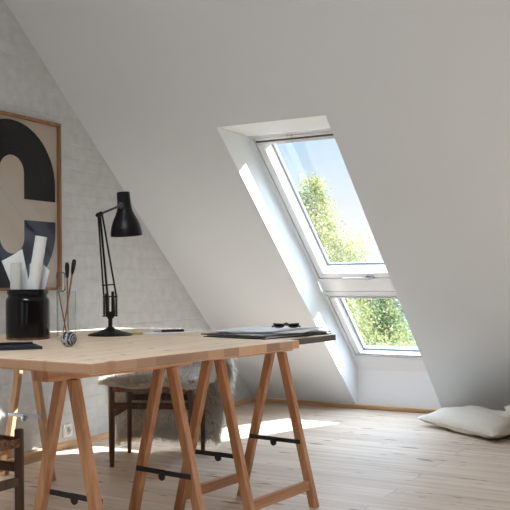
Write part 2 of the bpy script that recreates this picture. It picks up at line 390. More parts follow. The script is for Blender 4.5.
# ------------------------------------------------------------------ windows
def sbox(m, x0, x1, s0, s1, d0, d1):
    vs = [SP(x, s, d) for d in (d0, d1) for x, s in ((x0, s0), (x1, s0), (x1, s1), (x0, s1))]
    m.add(vs, [(0,3,2,1),(4,5,6,7),(0,1,5,4),(1,2,6,5),(2,3,7,6),(3,0,4,7)])
def sring(m, x0, x1, s0, s1, wx, ws0, ws1, d0, d1, ch=0., lx=0., chb=None):
    """rectangular ring; inner edge set back by ch in depth (a sloping bead)"""
    def loop(x0, x1, s0, s1, d): return [SP(x0, s0, d), SP(x1, s0, d), SP(x1, s1, d), SP(x0, s1, d)]
    O0 = loop(x0, x1, s0, s1, d0); I0 = loop(x0+wx+lx, x1-wx, s0+ws0, s1-ws1, d0+ch)
    O1 = loop(x0, x1, s0, s1, d1); I1 = loop(x0+wx, x1-wx, s0+ws0, s1-ws1, d1)
    if chb is not None: I0[0] = SP(x0+wx+lx, s0+ws0, d0+chb); I0[1] = SP(x1-wx, s0+ws0, d0+chb)
    vs = O0+I0+O1+I1; fs = []
    for i in range(4):
        j = (i+1) % 4
        fs += [(i, j, 4+j, 4+i), (8+i, 12+i, 12+j, 8+j), (i, 8+i, 8+j, j), (4+i, 4+j, 12+j, 12+i)]
    m.add(vs, fs)
def roof_window(name, xl, xr):
    w = empty(name, (xl, 0, .4)); off = (xl, 0, .4); struct(w)
    # upper pivoting unit
    f = MB(); sring(f, xl, xr, 1.225, 2.571, .028, .032, .03, D0, D0+.09)
    sbox(f, xl, xr, 2.5, 2.60, D0+.09, D0+.116)
    f.build('frame', M['wframe'], w, off, bevel=.002)
    g = MB(); sring(g, xl+.026, xr-.026, 1.255, 2.545, .006, .006, .006, D0+.010, D0+.06); g.build('gasket', M['wdark'], w, off)
    s = MB(); sring(s, xl+.034, xr-.034, 1.264, 2.536, .045, .045, .035, D0+.002, D0+.09)
    sring(s, xl+.075, xr-.075, 1.305, 2.505, .016, -.012, .070, D0+.010, D0+.115, .085)
    sa = s.build('sash', M['wframe'], w, off, bevel=.002)
    g = MB(); sring(g, xl+.0905, xr-.0905, 1.287, 2.436, .003, .022, .003, D0+.080, D0+.104); g.build('glazing_gasket', M['wdark'], sa, off)
    p = MB(); sbox(p, xl+.085, xr-.085, 1.285, 2.45, D0+.098, D0+.104); p.build('pane', M['pane'], sa, off)
    v = MB(); sbox(v, xl+.05, xr-.05, 2.527, 2.547, D0-.003, D0+.012); v.build('ventilation_flap', M['wlight'], w, off, bevel=.003)
    v = MB(); sbox(v, xl+.04, xr-.04, 2.490, 2.513, D0-.002, D0+.010); v.build('blind_cassette', M['wlight'], w, off, bevel=.002)
    v = MB(); sbox(v, xl+.04, xr-.04, 2.513, 2.527, D0-.001, D0+.010); v.build('flap_gap', M['wdark'], w, off)
    v = MB(); v.tube([SP(xl+.27, 2.553, D0-.004), SP(xl+.275, 2.553, D0-.018), SP(xl+.30, 2.553, D0-.018), SP(xl+.305, 2.553, D0-.004)], .004); v.build('flap_pull', M['chrome'], w, off, smooth=True)
    h = MB(); xm = (xl+xr)/2
    h.tube([SP(xm-.12, 1.288, D0-.024), SP(xm-.115, 1.288, D0-.026), SP(xm+.0, 1.290, D0-.028), SP(xm+.03, 1.284, D0-.026), SP(xm+.055, 1.270, D0-.018), SP(xm+.075, 1.266, D0-.008)], .0075, 10)
    h.tube([SP(xm+.05, 1.272, D0-.020), SP(xm+.072, 1.28, D0-.02), SP(xm+.085, 1.278, D0)], .005, 8)
    sbox(h, xm+.045, xm+.10, 1.262, 1.285, D0-.008, D0+.004)
    h.build('window_handle', M['wgrey'], sa, off, smooth=True)
    # flashing-side mullion and lower fixed unit
    t = MB(); sbox(t, xl, xr, 1.118, 1.225, D0+.004, D0+.09); t.build('mullion', M['wframe'], w, off, bevel=.004)
    f = MB(); sring(f, xl, xr, .335, 1.118, .028, .03, .03, D0-.002, D0+.09); f.build('lower_frame', M['wframe'], w, off, bevel=.002)
    g = MB(); sring(g, xl+.026, xr-.026, .362, 1.09, .006, .005, .006, D0+.010, D0+.06); g.build('gasket', M['wdark'], w, off)
    s = MB(); sring(s, xl+.034, xr-.034, .370, 1.082, .045, .016, .03, D0+.002, D0+.09)
    sring(s, xl+.075, xr-.075, .380, 1.056, .016, -.010, .026, D0+.010, D0+.09, .045)
    sl_ = s.build('lower_sash', M['wframe'], w, off, bevel=.002)
    g = MB(); sring(g, xl+.0905, xr-.0905,   .365, 1.031, .003, .022, .003, D0+.044, D0+.064); g.build('glazing_gasket', M['wdark'], sl_, off)
    p = MB(); sbox(p, xl+.085, xr-.085, .36, 1.04, D0+.057, D0+.063); p.build('pane', M['pane'], sl_, off)
    v = MB(); sbox(v, xl+.045, xr-.045, 1.052, 1.066, D0-.006, D0+.008); v.build('top_rail', M['wgrey'], w, off, bevel=.002)
    v = MB(); sbox(v, xl+.045, xr-.045, .392, .404, D0-.006, D0+.008); v.build('bottom_rail', M['wgrey'], w, off, bevel=.002)
    return w
roof_window('window_1', XL, XR); roof_window('window_2', X2L, X2R); roof_window('window_3', X3L, X3R)
w = empty('window_6', (KX0, KY0, ZT)); struct(w); f = MB()  # added frame around the rooflight fill lamp
for a in ((KX0, KX1, KY0, KY0+.06), (KX0, KX1, KY1-.06, KY1), (KX0, KX0+.06, KY0+.06, KY1-.06), (KX1-.06, KX1, KY0+.06, KY1-.06)): f.box((a[0], a[2], ZT), (a[1], a[3], ZT+.15))
f.build('frame', M['wframe'], w, (KX0, KY0, ZT), bevel=.003)
# two unseen window frames behind the viewer, added around the light openings
for k, (a, b_) in enumerate(rw):
    w = empty('window_%d' % (k+4), (a, YE+1, 1)); struct(w); off = (a, YE+1, 1); f = MB()
    for x0, x1, s0, s1 in ((a, b_, S1, S1+.06), (a, b_, S2-.06, S2), (a, a+.05, S1, S2), (b_-.05, b_, S1, S2)):
        vs = [RP(x, s, d) for d in (-.01, .08) for x, s in ((x0, s0), (x1, s0), (x1, s1), (x0, s1))]
        f.add(vs, [(0,3,2,1),(4,5,6,7),(0,1,5,4),(1,2,6,5),(2,3,7,6),(3,0,4,7)])
    f.build('frame', M['wframe'], w, off)

# ------------------------------------------------------------------ wall socket
so = empty('wall_socket', (0, -2.353, .105)); off = (0, -2.353, .105)
m = MB(); m.box((0, -2.393, .065), (.010, -2.313, .145)); m.build('cover_plate', M['socket'], so, off, bevel=.004)
m = MB(); m.lathe([(.030, .0), (.030, .006), (.025, .006), (.022, -.004), (0, -.004)], (.010, -2.353, .105), (1, 0, 0), 32); m.build('socket_ring', M['socket'], so, off, smooth=True)
m = MB(); m.lathe([(.0035, 0), (.0035, .002)], (.0065, -2.362, .105), (1, 0, 0), 10); m.lathe([(.0035, 0), (.0035, .002)], (.0065, -2.344, .105), (1, 0, 0), 10); m.build('pin_holes', M['blackmatt'], so, off)
tag(so, 'small white power socket low on the gable wall above the pine skirting', 'socket')

# ------------------------------------------------------------------ framed poster
FY0, FY1, FZ0, FZ1 = -3.195, -2.425, .965, 1.967
pf = empty('framed_poster', (0, -2.81, .965)); off = (0, -2.81, .965)
def yz(pts, x, dx, m): m.prism([(x, y, z) for y, z in pts], (dx, 0, 0)); return m
m = MB(); t = .017; dp = .032
for y0, y1, z0, z1 in ((FY0, FY1, FZ0, FZ0+t), (FY0, FY1, FZ1-t, FZ1), (FY0, FY0+t, FZ0+t, FZ1-t), (FY1-t, FY1, FZ0+t, FZ1-t)):
    m.box((.002, y0, z0), (.002+dp, y1, z1))
m.build('frame', M['oakframe'], pf, off, bevel=.0015)
sheet = plain('poster_paper', (.50, .43, .35), .8, spec=.1)
m = MB(); m.box((.004, FY0+t, FZ0+t), (.012, FY1-t, FZ1-t)); pp = m.build('poster', sheet, pf, off)
CY = -2.81; RO = .352; RI = .095; ZTOP = 1.583; ZBOT = 1.322
def arc(cy, cz, r, a0, a1, n=28): return [(cy + r*cos(rad(a0+(a1-a0)*i/n)), cz + r*sin(rad(a0+(a1-a0)*i/n))) for i in range(n+1)]
ink = plain('black_ink', (.006, .006, .006), .8, spec=.05); ink2 = plain('navy_ink', (.020, .024, .042), .8, spec=.05); cream = plain('pale_ink', (.64, .575, .50), .8)
up = arc(CY, ZTOP, RO, 0, 180) + [(CY-RO, 1.43), (CY-RI, 1.43)] + arc(CY, 1.640, RI, 180, 0) + [(CY+RI, 1.492), (CY+RO, 1.492)]
lo = [(CY+RO, 1.372), (CY+RI, 1.372)] + arc(CY, 1.272, RI, 0, -180) + [(CY-RI, 1.43), (CY-RO, 1.43)] + arc(CY, ZBOT, RO, 180, 360)
m = MB(); yz(up, .0122, .0006, m); m.build('printed_letter', ink, pf, off)
m = MB(); yz(lo, .0122, .0006, m); m.build('printed_letter', ink2, pf, off)
m = MB(); m.add([(.025, FY0+t, FZ0+t), (.025, FY1-t, FZ0+t), (.025, FY1-t, FZ1-t), (.025, FY0+t, FZ1-t)], [(0, 1, 2, 3)]); m.build('glazing', M['picglass'], pf, off)
tag(pf, 'oak-framed poster with a huge black letter C on beige, hung on the brick gable', 'picture')

# ------------------------------------------------------------------ desktops
TZ = .757; ta = rad(4.4); U = Vector((sin(ta), cos(ta), 0)); V = Vector((-cos(ta), sin(ta), 0)); NR = Vector((1.873, -4.341, 0))
def TP(u, v, z=TZ): return NR + U*u + V*v + Vector((0, 0, z))
def slab(u0, u1, v0, v1, z0, z1):
    m = MB(); m.prism([TP(u0, v0, z0), TP(u1, v0, z0), TP(u1, v1, z0), TP(u0, v1, z0)], (0, 0, z1-z0)); return m
o = slab(0, 1.243, 0, 1.5, TZ-.036, TZ).build('desktop', M['top'], off=TP(.6, .75, TZ-.036), bevel=.005)
tag(o, 'thick laminated pine desktop carrying the lamp and pots, resting on the trestles', 'table')
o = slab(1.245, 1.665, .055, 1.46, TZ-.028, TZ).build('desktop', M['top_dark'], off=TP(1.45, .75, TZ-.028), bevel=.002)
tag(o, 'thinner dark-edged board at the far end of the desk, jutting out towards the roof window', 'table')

# ------------------------------------------------------------------ trestles
def trestle(label, loc, rz, mats, half=.2, ys=(0, .475), beam=(-.08, .56), ztop=.721, sz=.288, railz=.098, strapmat=None, group='folding trestles under the desk'):
    t = empty('trestle', loc, rz); mz, my = mats
    zb = ztop-.036
    m = MB(); m.box((-.036, beam[0], zb), (.036, beam[1], ztop)); m.build('beam', my, t, bevel=.003)
    for y in ys:
        for sd in (-1, 1):
            m = MB(); a = Vector((sd*.030, y, zb-.001)); b_ = Vector((sd*(half), y, 0))
            d = (b_-a)
            w = .037
            hw = w/2
            m.add([(a.x-hw, y-.016, a.z), (a.x+hw, y-.016, a.z), (a.x+hw, y+.016, a.z), (a.x-hw, y+.016, a.z),
                   (b_.x-hw, y-.016, 0), (b_.x+hw, y-.016, 0), (b_.x+hw, y+.016, 0), (b_.x-hw, y+.016, 0)],
                  [(0,3,2,1),(4,5,6,7),(0,1,5,4),(1,2,6,5),(2,3,7,6),(3,0,4,7)])
            m.build('leg', mz, t, bevel=.003)
        # folding strap: two flat bars overlapping at a pivot
        xx_ = .030 + (half-.030)*(1-sz/zb) + .012; sg = -1 if y == ys[1] else 1; yf = y+sg*.0165
        s = MB(); s.box((-xx_, min(yf, yf+sg*.004), sz-.010), (.012, max(yf, yf+sg*.004), sz+.010)); s.box((-.012, min(yf+sg*.004, yf+sg*.008), sz-.010), (xx_, max(yf+sg*.004, yf+sg*.008), sz+.010))
        st = s.build('strap', strapmat or M['iron'], t, bevel=.002)
        s = MB(); s.lathe([(.016, 0), (.016, .006), (.010, .010), (0, .010)], (0, yf+sg*.007, sz-.014), (0, sg, 0), 20)
        s.build('pivot', strapmat or M['iron'], st, smooth=True)
    for sd in (-1, 1):
        xr = .030 + (half-.030)*(1-railz/zb)
        m = MB(); m.box((sd*xr-.011, ys[0]+.0165, railz-.022), (sd*xr+.011, ys[1]-.0165, railz+.022)); m.build('rail', my, t, bevel=.002)
    return tag(t, label, 'trestle', group)
tm = (M['trestle'], M['trestle_y'])
trestle('pine trestle with dark iron straps under the near right corner of the desk', (1.645, -4.188, 0), rad(-7), tm, ys=(0, .485), beam=(-.115, .60))
trestle('pine trestle with iron straps under the desk end nearest the roof window', (1.697, -3.357, 0), rad(-5.5), tm, ys=(0, .468))
trestle('paler pine trestle with bright zinc straps at the left of the desk by the gable', (.415, -3.56, 0), rad(4.5), (M['trestle_light'], M['trestle_light_y']), half=.155, ys=(0, .485), sz=.325, railz=.135, strapmat=M['steel'])

# ------------------------------------------------------------------ chairs
def chair(label, loc, rz, w=.44, d=.40):
    """origin: front-left post; x across the front, y to the back"""
    c = empty('armchair' if False else 'wooden_chair', loc, rz); W = M['chair']; r = .0165
    for x in (0, w):
        m = MB(); m.lathe([(.012, 0), (r, .10), (r+.001, .42), (r, .472), (r-.004, .476), (0, .476)], (x, 0, 0), n=16); m.build('leg', W, c, smooth=True)
        m = MB(); m.tube([(x, d, 0), (x, d, .40), (x, d+.015, .55), (x, d+.02, .64)], r, 14, r_list=[.012, r, r, .013]); m.build('leg', W, c, smooth=True)
    m = MB()
    m.box((.0, -.012, .415), (w, .012, .437)); m.box((.0, d-.012, .415), (w, d+.012, .437))
    m.box((-.012, 0, .415), (.012, d, .437)); m.box((w-.012, 0, .415), (w+.012, d, .437))
    m.build('seat_frame', W, c, bevel=.004)
    # woven seat: four sloping triangles of cord meeting at the centre, with cord ridges
    m = MB(); n = 26
    for i in range(n):
        a = i/n; b_ = (i+1)/n; mid = (a+b_)/2
        for k in range(4):
            cx, cy = w/2, d/2
            P = [(.006+(w-.012)*t_, -.014) for t_ in (a, b_)] if k == 0 else [(.006+(w-.012)*t_, d+.014) for t_ in (a, b_)] if k == 1 else [(-.014, .006+(d-.012)*t_) for t_ in (a, b_)] if k == 2 else [(w+.014, .006+(d-.012)*t_) for t_ in (a, b_)]
            zt = .444
            (x0, y0), (x1, y1) = P; xm, ym = (x0+x1)/2, (y0+y1)/2
            m.add([(x0, y0, zt-.004), (xm, ym, zt), (x1, y1, zt-.004), (cx, cy, .438), (x0, y0, .412), (xm, ym, .412), (x1, y1, .412)],
                  [(0, 1, 3), (1, 2, 3), (0, 4, 5, 1), (1, 5, 6, 2)])
    m.add([(-.012, -.012, .412), (w+.012, -.012, .412), (w+.012, d+.012, .412), (-.012, d+.012, .412)], [(0, 1, 2, 3)])
    m.build('woven_seat', M['cord'], c)
    for y, z in ((0, .335), (d, .33)):
        m = MB(); m.box((.01, y-.009, z-.017), (w-.01, y+.009, z+.017)); m.build('stretcher', W, c, bevel=.005)
    for x in (0, w):
        m = MB(); m.box((x-.009, .01, .268), (x+.009, d-.01, .302)); m.build('stretcher', W, c, bevel=.005)
    # low curved backrest whose ends wrap forward
    m = MB(); pts = []; n = 28
    for i in range(n+1):
        a = rad(-22 + 224*i/n); pts.append((w/2 + (w/2+.035)*cos(a), d-.10 + .15*sin(a)+ .0, .0))
    vs = []; fs = []
    for i, p in enumerate(pts):
        h = .030 + .020*sin(pi*i/n)
        a = rad(-22 + 224*i/n); nx, ny = cos(a), sin(a)
        for dx, dz in ((-.011, -h), (.011, -h), (.011, h), (-.011, h)): vs.append((p[0]+nx*dx, p[1]+ny*dx, .618+dz))
    for i in range(n):
        for k in range(4): fs.append((4*i+k, 4*i+(k+1) % 4, 4*i+4+(k+1) % 4, 4*i+4+k))
    fs += [(3, 2, 1, 0), (4*n, 4*n+1, 4*n+2, 4*n+3)]
    m.add(vs, fs); m.build('backrest', W, c, smooth=True, bevel=.004)
    return tag(c, label, 'chair', 'low-backed woven-seat chairs at the desk')
CH1 = ((.600, -2.665, 0), rad(24))
chair('dark wooden chair with woven seat behind the desk, draped with a fluffy sheepskin', *CH1)
# its twin at the near end: back towards the viewer
ch2 = chair('dark wooden chair with woven seat partly in view at the bottom left corner', (1.315, -4.079, 0), rad(180))
for k_, v_ in (('category', 'chair'),): ch2[k_] = v_

# ------------------------------------------------------------------ sheepskin
def sheepskin():
    o0 = Vector(CH1[0]); rz = CH1[1]; R_ = Matrix.Rotation(rz, 3, 'Z')
    path = [(-.025, .440), (.02, .468), (.12, .478), (.24, .480), (.32, .490), (.352, .54), (.372, .61), (.392, .672), (.42, .684), (.455, .672), (.485, .60), (.492, .50), (.49, .40), (.485, .30), (.475, .20), (.462, .12)]
    n = len(path); NU = 17
    def width(i):
        t = i/(n-1)
        return .235 + .02*sin(t*9) if i < 5 else (.29 if i < 8 else (.36 if i < 12 else .35 - .07*(i-11)/4))
    grid = []
    for i, (y, z) in enumerate(path):
        row = []
        for k in range(NU):
            u = -1 + 2*k/(NU-1); wx = width(i)*u; x = .22 + wx
            ex = max(0, abs(wx)-.235)
            zz_ = z - (ex*1.0 if i < 9 else ex*.35) + .008*sin(5*u+i); yy = y
            if 0 < i < 5: zz_ += .018*(1-u*u)
            if i >= 5 and i < 10: yy -= ex*.9
            if i >= 10: yy += .02*sin(7*u + i*.8)
            row.append(Vector((x, yy, zz_)))
        grid.append(row)
    m = MB(); vs = [v for r in grid for v in r]
    fs = [(i*NU+k, i*NU+k+1, (i+1)*NU+k+1, (i+1)*NU+k) for i in range(n-1) for k in range(NU-1)]
    W = lambda v: o0 + R_ @ v
    off = Vector((.80, -2.40, .45))
    root = empty('sheepskin', off)
    m.add([W(v) for v in vs], fs); h = m.build('hide', M['hide'], root, off, smooth=True)
    md = h.modifiers.new('thick', 'SOLIDIFY'); md.thickness = .006
    # wool: tapering curled locks standing on the outer face
    rnd = random.Random(3); m = MB()
    for _ in range(34000):
        i = rnd.random()*(n-1.001); k = rnd.random()*(NU-1.001)
        if rnd.random() < .12: k = rnd.choice([0, NU-1.001]) + 0
        if rnd.random() < .05: i = n-1.001
        k = min(max(k, 0), NU-1.001)
        i0 = int(i); k0 = int(k); fi = i-i0; fk = k-k0
        a, b_, c_, d_ = grid[i0][k0], grid[i0][k0+1], grid[i0+1][k0+1], grid[i0+1][k0]
        p = a*(1-fi)*(1-fk) + b_*(1-fi)*fk + c_*fi*fk + d_*fi*(1-fk)
        du = (b_-a).normalized(); dv = (d_-a).normalized(); nrm = du.cross(dv).normalized()
        if i < 9:
            if nrm.z < 0 and nrm.y > -.5: nrm = -nrm
            if nrm.z < -.2: nrm = -nrm
        else:
            nrm = nrm if nrm.y > 0 else -nrm
            if rnd.random() < .62: nrm = -nrm*.6   # wool curling round to the inner face
        edge = (k-(NU-1)/2)/((NU-1)/2)
        L = rnd.uniform(.035, .075)
        if i >= 10: L *= 1.25
        d1 = nrm*.55 + du*(edge*.9*(abs(edge) > .6) + rnd.uniform(-.6, .6)) + dv*rnd.uniform(-.3, .7) + Vector((0, 0, -.15))
        if i >= n-2: d1 += dv*.9
        d1.normalize()
        d2 = (d1 + Vector((rnd.uniform(-.6, .6), rnd.uniform(-.6, .6), rnd.uniform(-1.1, .2)))).normalized()
        wv = d1.cross(Vector((rnd.uniform(-1, 1), rnd.uniform(-1, 1), rnd.uniform(-1, 1)))).normalized()*rnd.uniform(.0014, .0028)
        q1 = p + d1*L*.5; q2 = q1 + d2*L*.5
        wv2 = wv.cross(d1).normalized()*wv.length
        ring = lambda c0, s_: [W(c0 + wv*s_), W(c0 - wv*.5*s_ + wv2*.87*s_), W(c0 - wv*.5*s_ - wv2*.87*s_)]
        m.add(ring(p, 1) + ring(q1, .8) + [W(q2)], [(0,1,4,3),(1,2,5,4),(2,0,3,5),(3,4,6),(4,5,6),(5,3,6)])
    me = bpy.data.meshes.new('wool'); me.from_pydata([v-off for v in m.v], [], m.f); me.materials.append(M['wool'])
    wo = bpy.data.objects.new('wool', me); COL.objects.link(wo); wo.parent = root; wo['kind'] = 'stuff'
    tag(root, 'fluffy cream sheepskin draped over the chair behind the desk', 'sheepskin')
sheepskin()

# ------------------------------------------------------------------ desk lamp
RV = Vector((cos(rad(29.5)), sin(rad(29.5)), 0)); FV = Vector((-sin(rad(29.5)), cos(rad(29.5)), 0))
LC = Vector((1.0, -3.165, 0))
lamp = empty('desk_lamp', LC + Vector((0, 0, TZ))); off = LC + Vector((0, 0, TZ))
PXS = 4.13/866
def LP(px, py, f=0.): return LC + RV*((px-109.2)*PXS) + FV*f + Vector((0, 0, 1+(284.7-py)*PXS))
m = MB(); m.lathe([(.105, 0), (.106, .004), (.100, .008), (.062, .018), (.040, .026), (.020, .034), (.015, .040), (0, .040)], off, n=48); m.build('base', M['black'], lamp, off, smooth=True)
m = MB(); m.lathe([(.010, 0), (.010, .045), (.013, .047), (.013, .055), (.009, .06), (0, .06)], off+Vector((0, 0, .036)), n=20); m.build('stem', M['black'], lamp, off, smooth=True)
m = MB()
for f in (-.016, .016):
    m.prism([LP(105.2, 316, f), LP(107.5, 319.5, f), LP(111, 319.5, f), LP(113.4, 316, f), LP(112.6, 292, f), LP(110.8, 292, f), LP(110.6, 312, f), LP(107, 312, f), LP(106.2, 294, f), LP(104.6, 294, f)], FV*.004)
m.tube([LP(109.2, 317, -.018), LP(109.2, 317, .022)], .008)
m.build('bracket', M['black'], lamp, off, bevel=.001)
for px in (103.2, 107.2, 115.2):
    m = MB(); m.tube([LP(px, 294.5), LP(px, 317)], .0035)
    c0 = LP(px, 297); c1 = LP(px, 314.5); pts = []
    for i in range(12*9+1):
        a = i/9*2*pi; p = c0.lerp(c1, i/(12*9)); pts.append(p + RV*.0062*cos(a) + FV*.0062*sin(a))
    m.tube(pts, .0018, 5); m.build('spring', M['chrome'] if False else M['iron'], lamp, off, smooth=True)
for a, b_, r in (((97.8, 216.5), (102.8, 296), .0042), ((99.6, 216.5), (106.9, 300), .0055), ((101.6, 214.5), (115.3, 297), .0045)):
    m = MB(); m.tube([LP(*a), LP(*b_)], r, 12); m.build('lower_arm', M['black'], lamp, off, smooth=True)
for a, b_ in (((101, 286), (114, 285)), ((102, 297), (116, 297)), ((101.5, 316.5), (116.5, 316))):
    m = MB(); m.tube([LP(*a), LP(*b_)], .0032); m.build('crossbar', M['black'], lamp, off)
m = MB(); m.tube([LP(97.4, 216.5, -.014), LP(97.4, 216.5, .014)], .009, 16); m.tube([LP(101, 214.5, -.014), LP(101, 214.5, .014)], .009, 16)
m.prism([LP(96.6, 214.3, -.012), LP(96.8, 218.5, -.012), LP(102, 217, -.012), LP(101.8, 212.6, -.012)], FV*.003)
m.build('elbow_joint', M['black'], lamp, off, smooth=True)
m = MB(); m.tube([LP(98.5, 215.6, .007), LP(119.5, 207, .007)], .0045, 12); m.tube([LP(101, 214.6, -.007), LP(119.5, 207, -.007)], .0045, 12); m.build('upper_arm', M['gunmetal'], lamp, off, smooth=True)
S0 = LP(121.8, 192.8, .03); S1_ = LP(125.0, 236.5, .03); axd = (S1_-S0).normalized(); HL = (S1_-S0).length
pr = [(0, 0), (6.0, 0), (6.5, .015), (6.7, .16), (7.0, .33), (7.9, .43), (10.0, .54), (12.6, .66), (14.5, .78), (15.5, .9), (15.8, 1.0)]
prof = [(r*PXS, t*HL) for r, t in pr]; inner = [(max(r-.0022, 0), h) for r, h in reversed(prof[1:])] ; inner = [(prof[-1][0]-.0018, HL)] + [(max(r*PXS-.003, .001), t*HL+.003) for r, t in reversed(pr[1:-1])] + [(0, .004)]
m = MB(); m.lathe(prof+inner, S0, axd, 48, cap=False); m.build('lamp_shade', M['black'], lamp, off, smooth=True)
m = MB(); m.lathe([(.013, 0), (.013, .012), (.026, .035), (.028, .055), (.018, .075), (0, .08)], S0+axd*.085, axd, 24); m.build('bulb', plain('opal_bulb', (.8, .8, .78), .3), lamp, off, smooth=True)
m = MB(); m.lathe([(.016, 0), (.016, .006), (.010, .010), (.010, .016), (0, .018)], LP(120.6, 207, .03-.046), -FV, 24); m.build('swivel_knob', M['gunmetal'], lamp, off, smooth=True)
tag(lamp, 'black jointed-arm task lamp with sprung arms standing on the pine desktop', 'lamp')

# ------------------------------------------------------------------ pots and drawing things
JC = Vector((.83, -3.532, TZ)); js = empty('storage_crock', JC)
m = MB(); m.lathe([(.083, .005), (.0945, .008), (.0955, .03), (.0955, .165), (.093, .180), (.086, .188), (.085, .198), (.088, .200), (.090, .206), (.090, .217), (.086, .222), (.080, .222), (.080, .016), (0, .016)], JC, n=56); m.build('body', M['lacquer'], js, JC, smooth=True)
m = MB(); m.lathe([(.0, 0), (.091, 0), (.0945, .004), (.0958, .010), (.090, .0105), (0, .0105)], JC, n=56); m.build('foot_ring', M['crockfoot'], js, JC, smooth=True)
tag(js, 'large glossy black crock on the desk holding rolled and loose paper', 'jar')
def JP(px, py, f=0.):
    s = 3.865/866; return JC + RV*((px-28.3)*s) + FV*f + Vector((0, 0, 1-.757+(284.9-py)*s))
GRP = 'papers standing in the black crock'
m = MB(); b0 = JP(28.5, 325, -.014); b1 = JP(43, 237, -.014); ax = (b1-b0).normalized(); H_ = (b1-b0).length
m.lathe([(.0255, 0), (.0255, H_), (.0235, H_), (.0235, .002), (.016, .002), (.016, H_-.004), (.0145, H_-.004), (.0145, 0)], b0, ax, 32, cap=False)
tag(m.build('paper_roll', M['paper'], off=b0, smooth=True), 'tall white paper roll leaning to the right out of the black crock', 'paper', GRP)
m = MB(); b0 = JP(18, 322, -.028); b1 = JP(18.5, 263, -.03); ax = (b1-b0).normalized(); H_ = (b1-b0).length
m.lathe([(.0240, 0), (.0240, H_), (.0225, H_), (.0225, .002), (.014, .002), (.014, H_-.006), (.0125, H_-.006), (.0125, 0)], b0, ax, 32, cap=False)
tag(m.build('paper_roll', M['paper_cream'], off=b0, smooth=True), 'short upright paper roll at the left in the black crock', 'paper', GRP)
def curl(corners, depth, bend, mat, label, name='paper_sheet'):
    """sheet through four crock-plane corners, bowed in depth"""
    m = MB(); n = 10; P = [JP(*c_, depth) for c_ in corners]; vs = []; fs = []
    for i in range(n+1):
        for j in range(n+1):
            u, v = i/n, j/n; p = P[0]*(1-u)*(1-v) + P[1]*u*(1-v) + P[2]*u*v + P[3]*(1-u)*v
            vs.append(p + FV*bend*sin(pi*u))
    for i in range(n):
        for j in range(n): fs.append((i*(n+1)+j, (i+1)*(n+1)+j, (i+1)*(n+1)+j+1, i*(n+1)+j+1))
    m.add(vs, fs); o = m.build(name, mat, off=P[0], smooth=True); md = o.modifiers.new('thick', 'SOLIDIFY'); md.thickness = .0012
    return tag(o, label, 'paper', GRP)
curl([(1, 261), (22, 249), (34, 312), (24, 318)], .020, .012, M['paper'], 'large square-cornered sheet fanned out to the left in the black crock')
curl([(28, 264), (41, 256), (38, 320), (26, 320)], .042, .006, M['paper_cream'], 'plain sheet standing behind the tall roll in the black crock')
curl([(40, 262), (49, 271), (36, 318), (27, 318)], .030, .004, M['paper_blue'], 'cool white sheet with a cut corner at the right in the black crock')

GC = Vector((1.024, -3.497, TZ)); gl = empty('drinking_glass', GC); gs = 3.80/866
m = MB(); m.lathe([(0, 0), (.040, 0), (.0415, .004), (.0425, .21), (.041, .212), (.0400, .21), (.039, .020), (0, .016)], GC, n=48, cap=False); m.build('glass_wall', M['tumbler'], gl, GC, smooth=True)
m = MB(); m.lathe([(.0425, 0), (.0433, .002), (.0425, .004), (.0405, .002)], GC+Vector((0, 0, .208)), n=48, cap=False); m.build('rim', M['tumbler'], gl, GC, smooth=True)
tag(gl, 'tall clear straight glass holding brushes, beside the black crock', 'glass')
def GP(px, py, f=0.): return GC + RV*((px-66.8)*gs) + FV*f + Vector((0, 0, .243+(284.6-py)*gs))
def brush(label, tip, base, f0, f1, hl):
    t = GP(*tip, f1); b0 = GP(*base, f0); t2 = b0.lerp(t, hl); r = empty('paint_brush', b0)
    m = MB(); m.tube([b0, b0.lerp(t2, .5), t2], .0035, 10, r_list=[.0025, .0036, .0042]); m.build('handle', M['stick'], r, b0, smooth=True)
    m = MB(); L_ = t-t2; m.tube([t2, t2+L_*.08, t2+L_*.3, t2+L_*.7, t2+L_*.92, t], .01, 14, r_list=[.0045, .006, .0085, .0100, .0085, .003]); m.build('bristles', M['bristle'], r, b0, smooth=True)
    tag(r, label, 'brush', 'black-tipped brushes in the glass')
brush('shorter black-tipped brush standing left of its twin in the clear glass', (67.6, 262.5), (68, 334), .01, .004, .78)
brush('taller black-tipped brush leaning right in the clear glass', (75.6, 259.5), (64, 334), -.015, -.006, .80)
# wire loop tool
lt = empty('wire_loop_tool', GP(66, 334, .02)); lo_ = GP(66, 334, .02)
m = MB(); m.tube([lo_, GP(58.6, 292, .012)], .0032, 10); m.build('handle', M['stick'], lt, lo_, smooth=True)
m = MB(); pts = []
for cx, cy, a0 in ((62.6, 275, -90), (62.6, 289, 0), (59.4, 289, 90), (59.4, 275, 180)):
    for i in range(6):
        a = rad(a0+i*18); pts.append(GP(cx+2.4*cos(a), cy+2.4*sin(a), .012))
pts.append(pts[0]); m.tube(pts, .0030, 8, cap=False); m.build('loop', M['loopwire'], lt, lo_, smooth=True)
tag(lt, 'wire loop tool with a thin wooden handle leaning left in the clear glass', 'tool')

BC = Vector((1.318, -3.814, TZ+.031)); bm_ = MB()
pf_ = [(.031*sin(pi*i/24), -.031*cos(pi*i/24)) for i in range(25)]; pf_[0] = (0, -.031); pf_[-1] = (0, .031)
bm_.lathe(pf_, BC, n=40); tag(bm_.build('ornamental_ball', M['ball'], off=BC, smooth=True), 'small ball with black and white swirl pattern in front of the clear glass', 'ball')

